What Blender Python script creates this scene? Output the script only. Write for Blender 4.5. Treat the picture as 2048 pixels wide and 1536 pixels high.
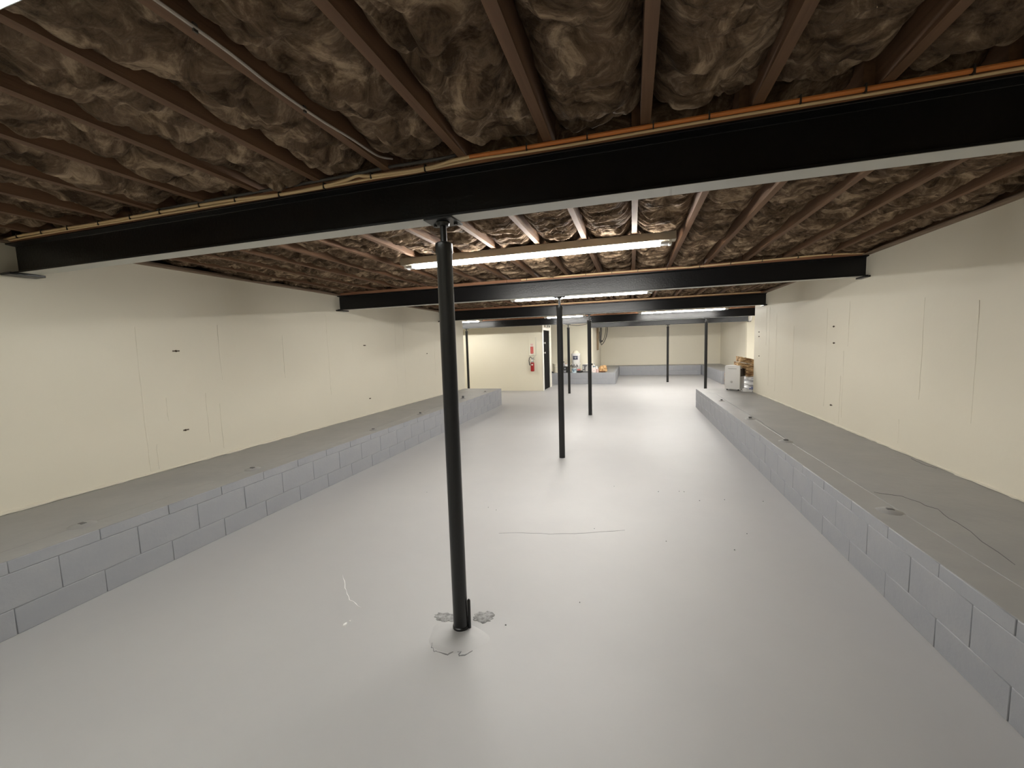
import bpy, bmesh, math, random
import numpy as np
from mathutils import Matrix, Vector, noise as mnoise

PI = math.pi
rng = random.Random(11)
SC = bpy.context.scene
COL = SC.collection
for o in list(bpy.data.objects):
    bpy.data.objects.remove(o)

# ------------------------------------------------------------------ camera, world, exposure
YAW, PITCH, ROLL, FPX, EYE = -0.28942, -0.09238, -0.03040, 810.79, 1.52
cy, sy = math.cos(YAW), math.sin(YAW)
fw = Vector((sy, cy, 0)); rt = Vector((cy, -sy, 0)); up = Vector((0, 0, 1))
f2 = fw * math.cos(PITCH) + up * math.sin(PITCH)
u2 = up * math.cos(PITCH) - fw * math.sin(PITCH)
r3 = rt * math.cos(ROLL) + u2 * math.sin(ROLL)
u3 = u2 * math.cos(ROLL) - rt * math.sin(ROLL)
cam = bpy.data.cameras.new('camera')
cam.sensor_fit = 'HORIZONTAL'; cam.sensor_width = 36.0
cam.lens = FPX / 2048 * 36.0
cam.clip_start = 0.02; cam.clip_end = 100
camo = bpy.data.objects.new('camera', cam); COL.objects.link(camo)
M = Matrix.Identity(4)
for i in range(3):
    M[i][0] = r3[i]; M[i][1] = u3[i]; M[i][2] = -f2[i]
M[2][3] = EYE
camo.matrix_world = M
SC.camera = camo

W = bpy.data.worlds.new('world'); SC.world = W; W.use_nodes = True
W.node_tree.nodes['Background'].inputs[0].default_value = (0, 0, 0, 1)
W.node_tree.nodes['Background'].inputs[1].default_value = 0.0
SC.view_settings.view_transform = 'Standard'
SC.view_settings.look = 'None'
SC.view_settings.gamma = 1.0
SC.view_settings.use_curve_mapping = False
SC.view_settings.exposure = 0.6
SC.cycles.use_denoising = True
SC.cycles.max_bounces = 10
SC.cycles.diffuse_bounces = 7
SC.cycles.glossy_bounces = 4
SC.cycles.sample_clamp_indirect = 6.0
TUBE = 108.0          # radiance of the fluorescent tubes
TUBE_COL = (1.0, 0.975, 0.92)

# ------------------------------------------------------------------ materials
def mat(name, base, rough=0.6, metallic=0.0, spec=0.5, ior=1.5, var=None, bump=None, stretch=None, coat=0.0, fine=None):
    """var=(scale, colour2, lo, hi)   bump=(scale, distance, strength)   fine=(scale, colour3, threshold) small flecks"""
    m = bpy.data.materials.new(name); m.use_nodes = True
    nt = m.node_tree; N = nt.nodes; L = nt.links
    b = N['Principled BSDF']
    b.inputs['Base Color'].default_value = (*base, 1)
    b.inputs['Roughness'].default_value = rough
    b.inputs['Metallic'].default_value = metallic
    b.inputs['IOR'].default_value = ior
    b.inputs['Specular IOR Level'].default_value = spec
    b.inputs['Coat Weight'].default_value = coat
    if var or bump or fine:
        tc = N.new('ShaderNodeTexCoord')
        vec = tc.outputs['Object']
        if stretch:
            mp = N.new('ShaderNodeMapping'); mp.inputs['Scale'].default_value = stretch
            L.new(vec, mp.inputs['Vector']); vec = mp.outputs['Vector']
        col = None
        if var:
            n = N.new('ShaderNodeTexNoise'); n.inputs['Scale'].default_value = var[0]
            n.inputs['Detail'].default_value = 6; n.inputs['Roughness'].default_value = 0.62
            L.new(vec, n.inputs['Vector'])
            r = N.new('ShaderNodeValToRGB')
            r.color_ramp.elements[0].position = var[2]; r.color_ramp.elements[0].color = (*base, 1)
            r.color_ramp.elements[1].position = var[3]; r.color_ramp.elements[1].color = (*var[1], 1)
            L.new(n.outputs['Fac'], r.inputs['Fac']); col = r.outputs['Color']
        if fine:
            n = N.new('ShaderNodeTexNoise'); n.inputs['Scale'].default_value = fine[0]
            n.inputs['Detail'].default_value = 4
            L.new(vec, n.inputs['Vector'])
            r = N.new('ShaderNodeValToRGB')
            r.color_ramp.elements[0].position = fine[2]; r.color_ramp.elements[0].color = (0, 0, 0, 1)
            r.color_ramp.elements[1].position = fine[2] + 0.07; r.color_ramp.elements[1].color = (1, 1, 1, 1)
            L.new(n.outputs['Fac'], r.inputs['Fac'])
            mx = N.new('ShaderNodeMix'); mx.data_type = 'RGBA'
            L.new(r.outputs['Color'], mx.inputs[0])
            if col: L.new(col, mx.inputs[6])
            else: mx.inputs[6].default_value = (*base, 1)
            mx.inputs[7].default_value = (*fine[1], 1)
            col = mx.outputs[2]
        if col: L.new(col, b.inputs['Base Color'])
        if bump:
            n = N.new('ShaderNodeTexNoise'); n.inputs['Scale'].default_value = bump[0]
            n.inputs['Detail'].default_value = 5
            L.new(vec, n.inputs['Vector'])
            bp = N.new('ShaderNodeBump'); bp.inputs['Distance'].default_value = bump[1]
            bp.inputs['Strength'].default_value = bump[2]
            L.new(n.outputs['Fac'], bp.inputs['Height']); L.new(bp.outputs['Normal'], b.inputs['Normal'])
    return m

M_FLOOR = mat('grey_floor_paint', (0.385, 0.382, 0.385), 0.5, var=(0.55, (0.42, 0.417, 0.415), 0.35, 0.7), bump=(9.0, 0.004, 0.25))
M_PATCH = mat('rough_grey_patch', (0.33, 0.33, 0.33), 0.7, var=(40, (0.17, 0.17, 0.17), 0.42, 0.6), bump=(60, 0.004, 0.8))
M_CRACK = mat('crack_grey', (0.16, 0.16, 0.165), 0.9)  # own dark grey of cracks, slab joint and specks
M_FLECK = mat('white_paint_fleck', (0.8, 0.8, 0.78), 0.6)
M_BLOCK = mat('blue_grey_block_paint', (0.275, 0.285, 0.31), 0.5, var=(3.0, (0.315, 0.32, 0.335), 0.35, 0.7), bump=(45, 0.003, 0.35))
M_TOP = mat('grey_ledge_paint', (0.285, 0.285, 0.285), 0.45, var=(2.2, (0.33, 0.328, 0.32), 0.35, 0.7), bump=(14, 0.006, 0.35))
M_WALL = mat('cream_wall_paint', (0.735, 0.692, 0.575), 0.62, var=(0.8, (0.765, 0.72, 0.60), 0.3, 0.7), bump=(16, 0.004, 0.22))
M_WALLB = mat('warm_cream_wall_paint', (0.80, 0.755, 0.61), 0.6, var=(0.8, (0.82, 0.775, 0.64), 0.3, 0.7), bump=(20, 0.002, 0.15))
M_RUST = mat('rusty_tie_steel', (0.12, 0.095, 0.07), 0.8)
M_BLACK = mat('black_gloss_paint', (0.006, 0.006, 0.007), 0.32, spec=0.4, ior=1.5, bump=(55, 0.0035, 0.45))
M_COLUMN = mat('black_column_paint', (0.008, 0.008, 0.008), 0.33, ior=1.5, bump=(70, 0.001, 0.3))
M_SOFFIT = mat('grey_soffit', (0.50, 0.50, 0.465), 0.4)
M_JOIST = mat('old_joist_wood', (0.115, 0.058, 0.028), 0.75, var=(5, (0.19, 0.10, 0.05), 0.35, 0.7), stretch=(6, 0.6, 6), bump=(12, 0.003, 0.4))
M_NAILER = mat('orange_nailer_wood', (0.24, 0.11, 0.055), 0.7, var=(5, (0.32, 0.16, 0.085), 0.35, 0.7), stretch=(0.6, 6, 6))
M_SILL = mat('grey_brown_sill_wood', (0.19, 0.13, 0.085), 0.8, var=(6, (0.27, 0.2, 0.14), 0.35, 0.7), stretch=(6, 0.6, 6))
M_DECK = mat('dark_subfloor_boards', (0.11, 0.075, 0.05), 0.85, var=(4, (0.15, 0.1, 0.07), 0.35, 0.7))
M_CABLE = mat('cream_cable_sheath', (0.78, 0.58, 0.33), 0.5)
M_CABLEO = mat('orange_cable_sheath', (0.70, 0.24, 0.06), 0.5)
M_CABLEK = mat('dark_grey_cable_sheath', (0.06, 0.055, 0.05), 0.5)
M_CABLEW = mat('pale_cable_sheath', (0.42, 0.37, 0.33), 0.6)
M_STEEL = mat('staple_steel', (0.08, 0.07, 0.06), 0.5, metallic=0.6)
M_HOUSING = mat('beige_fixture_enamel', (0.33, 0.29, 0.225), 0.5)
M_HOLDER = mat('white_lamp_holder', (0.75, 0.74, 0.7), 0.5)
M_CAP = mat('aluminium_tube_cap', (0.6, 0.6, 0.6), 0.35, metallic=0.8)
M_WHITE = mat('white_plastic', (0.76, 0.75, 0.73), 0.45)
M_WHITEP = mat('white_film', (0.84, 0.84, 0.85), 0.6)
M_BLUE = mat('blue_print', (0.10, 0.13, 0.34), 0.45)
M_GREYP = mat('grey_print', (0.28, 0.29, 0.33), 0.5)
M_NAVY = mat('navy_label', (0.03, 0.035, 0.07), 0.5)
M_GREYL = mat('pale_grey_plastic', (0.45, 0.44, 0.42), 0.5)
M_VENT = mat('brown_grey_vent', (0.10, 0.075, 0.06), 0.6)
M_DOOR = mat('flat_black_door_paint', (0.004, 0.004, 0.004), 0.8, spec=0.15)
M_RED = mat('red_enamel', (0.33, 0.008, 0.01), 0.35)
M_SIGNRED = mat('sign_red', (0.60, 0.05, 0.035), 0.5)
M_SIGNWHITE = mat('sign_white', (0.82, 0.80, 0.74), 0.5)
M_CHROME = mat('brushed_metal', (0.55, 0.55, 0.54), 0.35, metallic=0.9)
M_RUBBER = mat('black_rubber', (0.012, 0.012, 0.012), 0.6)
M_TRIM = mat('white_trim_paint', (0.84, 0.82, 0.76), 0.45)
M_PINK = mat('pinkish_white_card', (0.78, 0.66, 0.62), 0.6)
M_REDCAN = mat('faded_red_plastic', (0.50, 0.17, 0.15), 0.5)
M_PALEBLUE = mat('pale_blue_tin', (0.58, 0.68, 0.74), 0.4)
M_TEAL = mat('grey_blue_print', (0.13, 0.20, 0.25), 0.5)
M_KRAFT = mat('brown_kraft_paper', (0.36, 0.19, 0.07), 0.8, var=(11, (0.70, 0.47, 0.24), 0.42, 0.6), bump=(16, 0.04, 1.0))
M_KRAFTD = mat('dark_brown_kraft', (0.16, 0.07, 0.03), 0.8)
M_PLANK = mat('weathered_plank', (0.30, 0.22, 0.13), 0.8, var=(6, (0.14, 0.11, 0.08), 0.4, 0.65), stretch=(8, 8, 0.8))
M_BATTFRESH = mat('golden_mineral_wool', (0.85, 0.60, 0.33), 0.95, var=(9, (0.20, 0.10, 0.04), 0.40, 0.62), bump=(24, 0.04, 0.9), stretch=(0.8, 1, 3.2))

def wool():
    m = bpy.data.materials.new('dusty_brown_mineral_wool'); m.use_nodes = True
    nt = m.node_tree; N = nt.nodes; L = nt.links; b = N['Principled BSDF']
    b.inputs['Roughness'].default_value = 0.95; b.inputs['Specular IOR Level'].default_value = 0.15
    tc = N.new('ShaderNodeTexCoord'); geo = N.new('ShaderNodeNewGeometry')
    oi = N.new('ShaderNodeObjectInfo')
    add = N.new('ShaderNodeVectorMath'); add.operation = 'ADD'
    L.new(tc.outputs['Object'], add.inputs[0])
    rv = N.new('ShaderNodeVectorMath'); rv.operation = 'SCALE'; rv.inputs[0].default_value = (7, 13, 3)
    L.new(oi.outputs['Random'], rv.inputs['Scale']); L.new(rv.outputs[0], add.inputs[1])
    n1 = N.new('ShaderNodeTexNoise'); n1.inputs['Scale'].default_value = 5.5; n1.inputs['Detail'].default_value = 7
    n1.inputs['Roughness'].default_value = 0.68; n1.inputs['Distortion'].default_value = 1.1
    L.new(add.outputs[0], n1.inputs['Vector'])
    cr = N.new('ShaderNodeValToRGB'); e = cr.color_ramp.elements
    e[0].position = 0.38; e[0].color = (0.048, 0.030, 0.017, 1)
    e[1].position = 0.66; e[1].color = (0.42, 0.312, 0.21, 1)
    k = e.new(0.52); k.color = (0.158, 0.107, 0.068, 1)  # random tones spread wider to stand in for shaded creases and lit tufts
    L.new(n1.outputs['Fac'], cr.inputs['Fac'])
    L.new(cr.outputs['Color'], b.inputs['Base Color'])
    mp = N.new('ShaderNodeMapping'); mp.inputs['Scale'].default_value = (0.45, 1.3, 1.0)
    L.new(add.outputs[0], mp.inputs['Vector'])
    n2 = N.new('ShaderNodeTexNoise'); n2.inputs['Scale'].default_value = 32; n2.inputs['Detail'].default_value = 5
    n2.inputs['Distortion'].default_value = 1.6
    L.new(mp.outputs['Vector'], n2.inputs['Vector'])
    bp = N.new('ShaderNodeBump'); bp.inputs['Distance'].default_value = 0.02; bp.inputs['Strength'].default_value = 0.65
    L.new(n2.outputs['Fac'], bp.inputs['Height']); L.new(bp.outputs['Normal'], b.inputs['Normal'])
    return m
M_WOOL = wool()

def acrylic():
    m = bpy.data.materials.new('milky_acrylic'); m.use_nodes = True
    nt = m.node_tree; nt.nodes.clear(); N = nt.nodes
    o = N.new('ShaderNodeOutputMaterial'); mx = N.new('ShaderNodeMixShader'); d = N.new('ShaderNodeBsdfDiffuse'); t = N.new('ShaderNodeBsdfTranslucent')
    d.inputs[0].default_value = (0.8, 0.83, 0.82, 1); t.inputs[0].default_value = (0.8, 0.86, 0.85, 1); mx.inputs[0].default_value = 0.2
    nt.links.new(d.outputs[0], mx.inputs[1]); nt.links.new(t.outputs[0], mx.inputs[2]); nt.links.new(mx.outputs[0], o.inputs[0])
    return m
M_ACRYLIC = acrylic()

def emit(name, col, s):
    m = bpy.data.materials.new(name); m.use_nodes = True
    nt = m.node_tree; nt.nodes.clear()
    o = nt.nodes.new('ShaderNodeOutputMaterial'); e = nt.nodes.new('ShaderNodeEmission')
    e.inputs[0].default_value = (*col, 1); e.inputs[1].default_value = s
    nt.links.new(e.outputs[0], o.inputs[0])
    return m
M_TUBE_DIM = emit('dim_old_tube', (0.99, 1.0, 0.95), 41.0)
M_TUBE_LOW = emit('ageing_tube', TUBE_COL, TUBE * 0.6)
M_TUBE_NEW = emit('bright_new_tube', TUBE_COL, TUBE * 0.88)
M_TUBE = emit('lit_fluorescent_tube', TUBE_COL, TUBE)

# ------------------------------------------------------------------ mesh helpers
class MB:
    def __init__(s): s.v = []; s.f = []
    def box(s, x0, x1, y0, y1, z0, z1):
        n = len(s.v)
        s.v += [(x0, y0, z0), (x1, y0, z0), (x1, y1, z0), (x0, y1, z0), (x0, y0, z1), (x1, y0, z1), (x1, y1, z1), (x0, y1, z1)]
        s.f += [tuple(n + i for i in q) for q in ((0, 3, 2, 1), (4, 5, 6, 7), (0, 1, 5, 4), (1, 2, 6, 5), (2, 3, 7, 6), (3, 0, 4, 7))]
        return s
    def prism(s, prof, axis, a, b):
        """extrude a closed 2-D profile along an axis: x -> profile is (y,z); y -> (x,z); z -> (x,y)"""
        n = len(s.v); k = len(prof)
        for t in (a, b):
            for p, q in prof:
                s.v.append((t, p, q) if axis == 'x' else (p, t, q) if axis == 'y' else (p, q, t))
        for i in range(k):
            j = (i + 1) % k
            s.f.append((n + i, n + j, n + k + j, n + k + i))
        s.f.append(tuple(n + i for i in reversed(range(k)))); s.f.append(tuple(n + k + i for i in range(k)))
        return s
    def tube(s, pts, r, n=8):
        pts = [Vector(p) for p in pts]; rs = r if isinstance(r, (list, tuple)) else [r] * len(pts)
        base = len(s.v); ref = None
        for i, p in enumerate(pts):
            t = (pts[min(i + 1, len(pts) - 1)] - pts[max(i - 1, 0)]).normalized()
            if ref is None:
                ref = Vector((0, 0, 1)) if abs(t.z) < 0.9 else Vector((1, 0, 0))
            a = (ref - t * ref.dot(t)).normalized(); ref = a; b = t.cross(a)
            for k in range(n):
                w = 2 * PI * k / n
                s.v.append(tuple(p + (a * math.cos(w) + b * math.sin(w)) * rs[i]))
        for i in range(len(pts) - 1):
            for k in range(n):
                q = (k + 1) % n
                s.f.append((base + i * n + k, base + i * n + q, base + (i + 1) * n + q, base + (i + 1) * n + k))
        s.f.append(tuple(base + k for k in reversed(range(n))))
        s.f.append(tuple(base + (len(pts) - 1) * n + k for k in range(n)))
        return s
    def lathe(s, prof, c=(0, 0, 0), n=20):
        base = len(s.v); m = len(prof)
        for r, z in prof:
            for k in range(n):
                w = 2 * PI * k / n
                s.v.append((c[0] + r * math.cos(w), c[1] + r * math.sin(w), c[2] + z))
        for i in range(m - 1):
            for k in range(n):
                q = (k + 1) % n
                s.f.append((base + i * n + k, base + i * n + q, base + (i + 1) * n + q, base + (i + 1) * n + k))
        s.f.append(tuple(base + k for k in reversed(range(n))))
        s.f.append(tuple(base + (m - 1) * n + k for k in range(n)))
        return s
    def rot(s, mtx):
        s.v = [tuple(mtx @ Vector(p)) for p in s.v]; return s
    def move(s, x, y, z):
        s.v = [(p[0] + x, p[1] + y, p[2] + z) for p in s.v]; return s
    def mesh(s, name, m, bevel=0.0, seg=1, smooth=True):
        me = bpy.data.meshes.new(name); me.from_pydata(s.v, [], s.f)
        bm = bmesh.new(); bm.from_mesh(me)
        bmesh.ops.recalc_face_normals(bm, faces=bm.faces)
        if bevel:
            es = [e for e in bm.edges if len(e.link_faces) == 2 and e.calc_face_angle(0) > 0.6]
            bmesh.ops.bevel(bm, geom=es, offset=bevel, segments=seg, affect='EDGES', profile=0.5)
        bm.to_mesh(me); bm.free()
        if smooth:
            me.shade_smooth(); me.set_sharp_from_angle(angle=0.7)
        me.materials.append(m)
        return me

def world_loc(o):
    v = Vector((0, 0, 0))
    while o is not None:
        v += o.location; o = o.parent
    return v

def place(name, me, parent=None):
    o = bpy.data.objects.new(name, me); COL.objects.link(o)
    if parent: o.parent = parent
    return o

def part(name, mb, m, parent, bevel=0.0, seg=1, world=True, smooth=True, label=None):
    if world and parent is not None:
        mb.move(*(-world_loc(parent)))
    o = place(name, mb.mesh(name, m, bevel, seg, smooth), parent)
    if label: o['label'] = label
    return o

def thing(name, label, cat, loc, group=None):
    o = bpy.data.objects.new(name, None); COL.objects.link(o); o.location = loc
    o.empty_display_size = 0.1
    o['label'] = label; o['category'] = cat
    if group: o['group'] = group
    return o

def solo(name, mb, m, label, cat, loc, bevel=0.0, seg=1, group=None):
    mb.move(-loc[0], -loc[1], -loc[2])
    o = place(name, mb.mesh(name, m, bevel, seg)); o.location = loc
    o['label'] = label; o['category'] = cat
    if group: o['group'] = group
    return o

def struct(name, mb, m, label=None, parent=None, bevel=0.0):
    o = place(name, mb.mesh(name, m, bevel), parent)
    if parent is None: o['kind'] = 'structure'
    if label: o['label'] = label
    return o

def ribbon(pts, w, z, jit=0.0, r=rng):
    """thin raised ribbon along a floor polyline"""
    b = MB(); n = len(pts)
    for i in range(n):
        p = Vector(pts[i]); q = Vector(pts[min(i + 1, n - 1)]) - Vector(pts[max(i - 1, 0)])
        q.normalize(); nn = Vector((-q.y, q.x)); ww = w * (0.5 + r.random()) * (0.35 if i in (0, n - 1) else 1)
        for sgn in (-1, 1):
            x, y = p + nn * ww * sgn * 0.5
            b.v += [(x, y, z - 0.004), (x, y, z + 0.0012)]
    for i in range(n - 1):
        a = i * 4; c = a + 4
        b.f += [(a + 1, a + 3, c + 3, c + 1), (a, a + 1, c + 1, c), (a + 3, a + 2, c + 2, c + 3), (a, c, c + 2, a + 2)]
    b.f += [(0, 2, 3, 1), (len(b.v) - 4, len(b.v) - 3, len(b.v) - 1, len(b.v) - 2)]
    return b

def wiggle(pts, sub=4, j=0.01, r=rng):
    out = []
    for i in range(len(pts) - 1):
        a, b = Vector(pts[i]), Vector(pts[i + 1])
        for k in range(sub):
            p = a.lerp(b, k / sub)
            if not (i == 0 and k == 0):
                p = p + Vector([r.uniform(-j, j) for _ in p])
            out.append(tuple(p))
    out.append(tuple(pts[-1]))
    return out

# ------------------------------------------------------------------ dimensions
WL, WR = -4.317, 2.403           # faces of the two long walls
YL, YR = 10.07, 9.42              # where they end
Y0 = -1.55                       # rear wall
YE = 10.07                       # end of the ledges
LH = 0.43                        # ledge height
ZB, ZT, ZJ, ZD = 2.153, 2.368, 2.408, 2.595   # beam bottom, beam top, joist bottom, deck
BEAMS = [1.902, 5.335, 8.735, 12.585, 16.30]
FW = 0.11                        # flange width
XL, XR = -7.0, 6.0               # side bays
YBK = 20.8                       # far wall

# ------------------------------------------------------------------ floor
fl = struct('floor', MB().box(-7.2, 6.2, Y0 - 0.2, YE + 0.02, -0.15, 0.0), M_FLOOR, 'grey painted concrete floor')
part('slab', MB().box(-7.2, 6.2, YE + 0.028, YBK + 0.2, -0.15, -0.001), M_FLOOR, fl)
part('slab_joint', MB().box(-7.2, 6.2, YE + 0.019, YE + 0.029, -0.15, -0.006), M_CRACK, fl)
# mortar mound and rough patches at the foot of the first column
mb = MB()
prof = [(0.175, -0.003), (0.16, 0.0006), (0.12, 0.0025), (0.08, 0.005), (0.05, 0.008), (0.02, 0.008)]
mb.lathe(prof, (-0.895, 1.845, 0), 28)
mb.v = [(-0.895 + (x + 0.895) * (1 + 0.12 * math.sin(3 * math.atan2(y - 1.845, x + 0.895) + 1)), 1.845 + (y - 1.845) * (0.78 if y < 1.845 else 0.6), z) for x, y, z in mb.v]
part('mortar_mound', mb, M_FLOOR, fl)
def blob(cx, cy, rx, ry, seed, rot=0.0):
    r = random.Random(seed); b = MB(); n = 26; ring = [(1.0, -0.004), (0.9, 0.002), (0.6, 0.004), (0.2, 0.0045)]
    j = [0.8 + 0.4 * r.random() for _ in range(n)]
    for q, z in ring:
        for k in range(n):
            w = 2 * PI * k / n
            x, y = q * rx * j[k] * math.cos(w), q * ry * j[k] * math.sin(w)
            b.v.append((cx + x * math.cos(rot) - y * math.sin(rot), cy + x * math.sin(rot) + y * math.cos(rot), z + (r.uniform(-0.001, 0.001) if z > 0 else 0)))
    for i in range(3):
        for k in range(n):
            q = (k + 1) % n
            b.f.append((i * n + k, i * n + q, (i + 1) * n + q, (i + 1) * n + k))
    b.f.append(tuple(3 * n + k for k in range(n)))
    return b
part('rough_patch', blob(-1.015, 1.965, 0.075, 0.04, 3, 0.1), M_PATCH, fl)
part('rough_patch', blob(-0.81, 2.015, 0.065, 0.05, 5, 0.4), M_PATCH, fl)
for pts, w in (([(-0.94, 1.712), (-0.885, 1.706), (-0.862, 1.736), (-0.834, 1.744), (-0.826, 1.72), (-0.80, 1.722), (-0.775, 1.762)], 0.005),
               ([(-1.0, 1.79), (-0.995, 1.745), (-0.967, 1.715), (-0.94, 1.71)], 0.003),
               ([(-0.83, 1.885), (-0.79, 1.874), (-0.741, 1.864)], 0.004),
               ([(-1.05, 3.02), (-0.86, 3.07), (-0.64, 3.10), (-0.35, 3.18), (-0.06, 3.30)], 0.0018)):
    part('crack', ribbon(wiggle(pts, 3, 0.006), w, 0.0), M_CRACK, fl)
part('scratch', ribbon(wiggle([(-1.90, 2.19), (-1.78, 2.07), (-1.665, 1.966), (-1.552, 1.92)], 4, 0.004), 0.003, 0.0), M_FLECK, fl)
part('paint_fleck', blob(-1.545, 1.77, 0.010, 0.016, 8), M_FLECK, fl)
part('paint_fleck', blob(-1.535, 1.80, 0.006, 0.005, 9), M_FLECK, fl)
for i in range(16):
    x, y = rng.uniform(-2.4, 1.2), rng.uniform(1.2, 4.6)
    part('speck', blob(x, y, rng.uniform(0.002, 0.006), rng.uniform(0.002, 0.004), 20 + i), M_CRACK, fl)

# ------------------------------------------------------------------ walls
wl = struct('wall_left', MB().box(WL - 0.25, WL, Y0 - 0.2, YL, 0, ZT), M_WALL, 'cream painted poured concrete wall on the left')
wr = struct('wall_right', MB().box(WR, WR + 0.25, Y0 - 0.2, YR, 0, ZT), M_WALL, 'cream painted poured concrete wall on the right')
struct('wall_rear', MB().box(WL, WR, Y0 - 0.2, Y0, 0, ZD), M_WALL)
struct('wall_bay_left', MB().box(XL, WL - 0.25, YL - 0.25, YL, 0, ZT).box(XL - 0.2, XL, YL - 0.25, YBK, 0, ZT), M_WALL)
struct('wall_bay_right', MB().box(WR + 0.25, XR, YR - 0.25, YR, 0, ZT).box(XR, XR + 0.2, YR - 0.25, YBK, 0, ZT), M_WALL)
struct('wall_far_right', MB().box(3.92, XR, 16.30, 16.5, 0, ZT), M_WALLB)
struct('wall_recess_right', MB().box(3.92, 4.12, 16.5, YBK, 0, ZT), M_WALL)
wb = struct('wall_back', MB().box(-1.5, 4.12, YBK, YBK + 0.2, 0, ZT), M_WALL, 'cream block wall at the far end')
struct('wall_back_left', MB().box(XL, -1.5, 16.55, 16.75, 0, ZT), M_WALLB)
struct('wall_back_return', MB().box(-1.7, -1.5, 16.75, YBK, 0, ZT), M_WALL)
# partition closet with its side door
struct('wall_partition', MB().box(XL, -2.86, 13.30, 13.42, 0, ZT), M_WALLB, 'cream partition wall that carries the fire extinguisher')
struct('wall_partition_side', MB().box(-2.98, -2.86, 14.44, 14.74, 0, ZT)
       .box(-2.98, -2.86, 13.42, 14.44, 2.04, ZT), M_WALLB)
struct('wall_partition_rear', MB().box(XL, -2.98, 14.62, 14.74, 0, ZT), M_WALLB)

def seam(parent, X, sgn, y, z0, z1, w=0.014, d=0.0028, seed=0):
    """vertical form-panel ridge left in the poured concrete; sgn = direction of the face normal along x"""
    r = random.Random(seed); b = MB(); n = max(4, int((z1 - z0) / 0.09)); off = 0
    for i in range(n + 1):
        z = z0 + (z1 - z0) * i / n; off = off * 0.7 + r.uniform(-0.004, 0.004)
        ww = w * (0.4 + 0.7 * r.random()) * (0.3 if i in (0, n) else 1); dd = d * (0.5 + 0.7 * r.random())
        b.v += [(X - sgn * 0.004, y + off - ww, z), (X + sgn * dd, y + off - ww * 0.25, z), (X + sgn * dd, y + off + ww * 0.25, z), (X - sgn * 0.004, y + off + ww, z)]
    for i in range(n):
        a = i * 4
        for k in range(4):
            q = (k + 1) % 4
            b.f.append((a + k, a + q, a + 4 + q, a + 4 + k))
    b.f += [(0, 1, 2, 3), (n * 4 + 3, n * 4 + 2, n * 4 + 1, n * 4)]
    part('form_seam', b, M_WALL, parent)
def tie(parent, X, sgn, y, z, seed):
    r = random.Random(seed)
    b = MB(); b.tube([(X - sgn * 0.01, y, z), (X + sgn * 0.004, y, z), (X + sgn * 0.012, y, z + 0.002)], [0.012, 0.011, 0.006], 7)
    b.box(X - sgn * 0.001 - 0.002, X + sgn * 0.001 + 0.002, y - 0.03 * r.uniform(0.6, 1.2), y + 0.03 * r.uniform(0.6, 1.2), z - 0.006, z + 0.007)
    part('form_tie', b, M_RUST, parent)
for i, (y, z0, z1) in enumerate([(2.583, 0.46, 1.80), (2.66, 0.46, 0.70), (2.78, 0.90, 1.13), (3.36, 1.25, 1.85), (3.16, 0.60, 1.13), (3.30, 0.5, 1.0),
                                 (5.01, 0.88, 2.1), (5.57, 1.5, 1.95), (6.82, 0.8, 2.0), (7.10, 0.75, 2.0), (4.2, 1.2, 1.75), (8.4, 0.9, 1.7)]):
    seam(wl, WL, 1, y, z0, z1, seed=i)
for i, (y, z) in enumerate([(2.914, 1.575), (2.924, 0.781), (5.872, 1.611), (5.93, 0.704), (8.03, 1.42)]):
    tie(wl, WL, 1, y, z, i)
for i, (y, z0, z1) in enumerate([(5.64, 1.40, 1.92), (5.72, 0.55, 1.35), (4.376, 0.95, 1.83), (3.80, 0.85, 1.75), (6.19, 0.62, 1.88), (5.78, 0.46, 1.05), (8.10, 0.6, 1.95),
                                 (8.655, 1.4, 2.1), (8.48, 0.66, 2.1), (4.63, 0.5, 0.73), (7.3, 0.7, 1.7), (3.0, 0.9, 1.6)]):
    seam(wr, WR, -1, y, z0, z1, seed=40 + i)
for i, (y, z) in enumerate([(6.0, 1.645), (5.98, 1.441), (5.99, 0.663), (9.10, 1.655), (9.09, 1.567), (9.06, 1.185)]):
    tie(wr, WR, -1, y, z, 60 + i)
# uneven bead of thick paint where wall meets ledge
def bead(parent, X, sgn, ya, yb, seed):
    r = random.Random(seed); pts = []; rs = []; y = ya
    while y < yb:
        pts.append((X + sgn * r.uniform(-0.002, 0.004), y, LH + 0.004 + r.uniform(0, 0.006))); rs.append(r.uniform(0.006, 0.017)); y += r.uniform(0.04, 0.11)
    part('paint_bead', MB().tube(pts, rs, 6), M_WALL, parent)
bead(wl, WL, 1, 0.2, YL - 0.05, 1); bead(wr, WR, -1, 0.2, YR - 0.05, 2)

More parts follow.
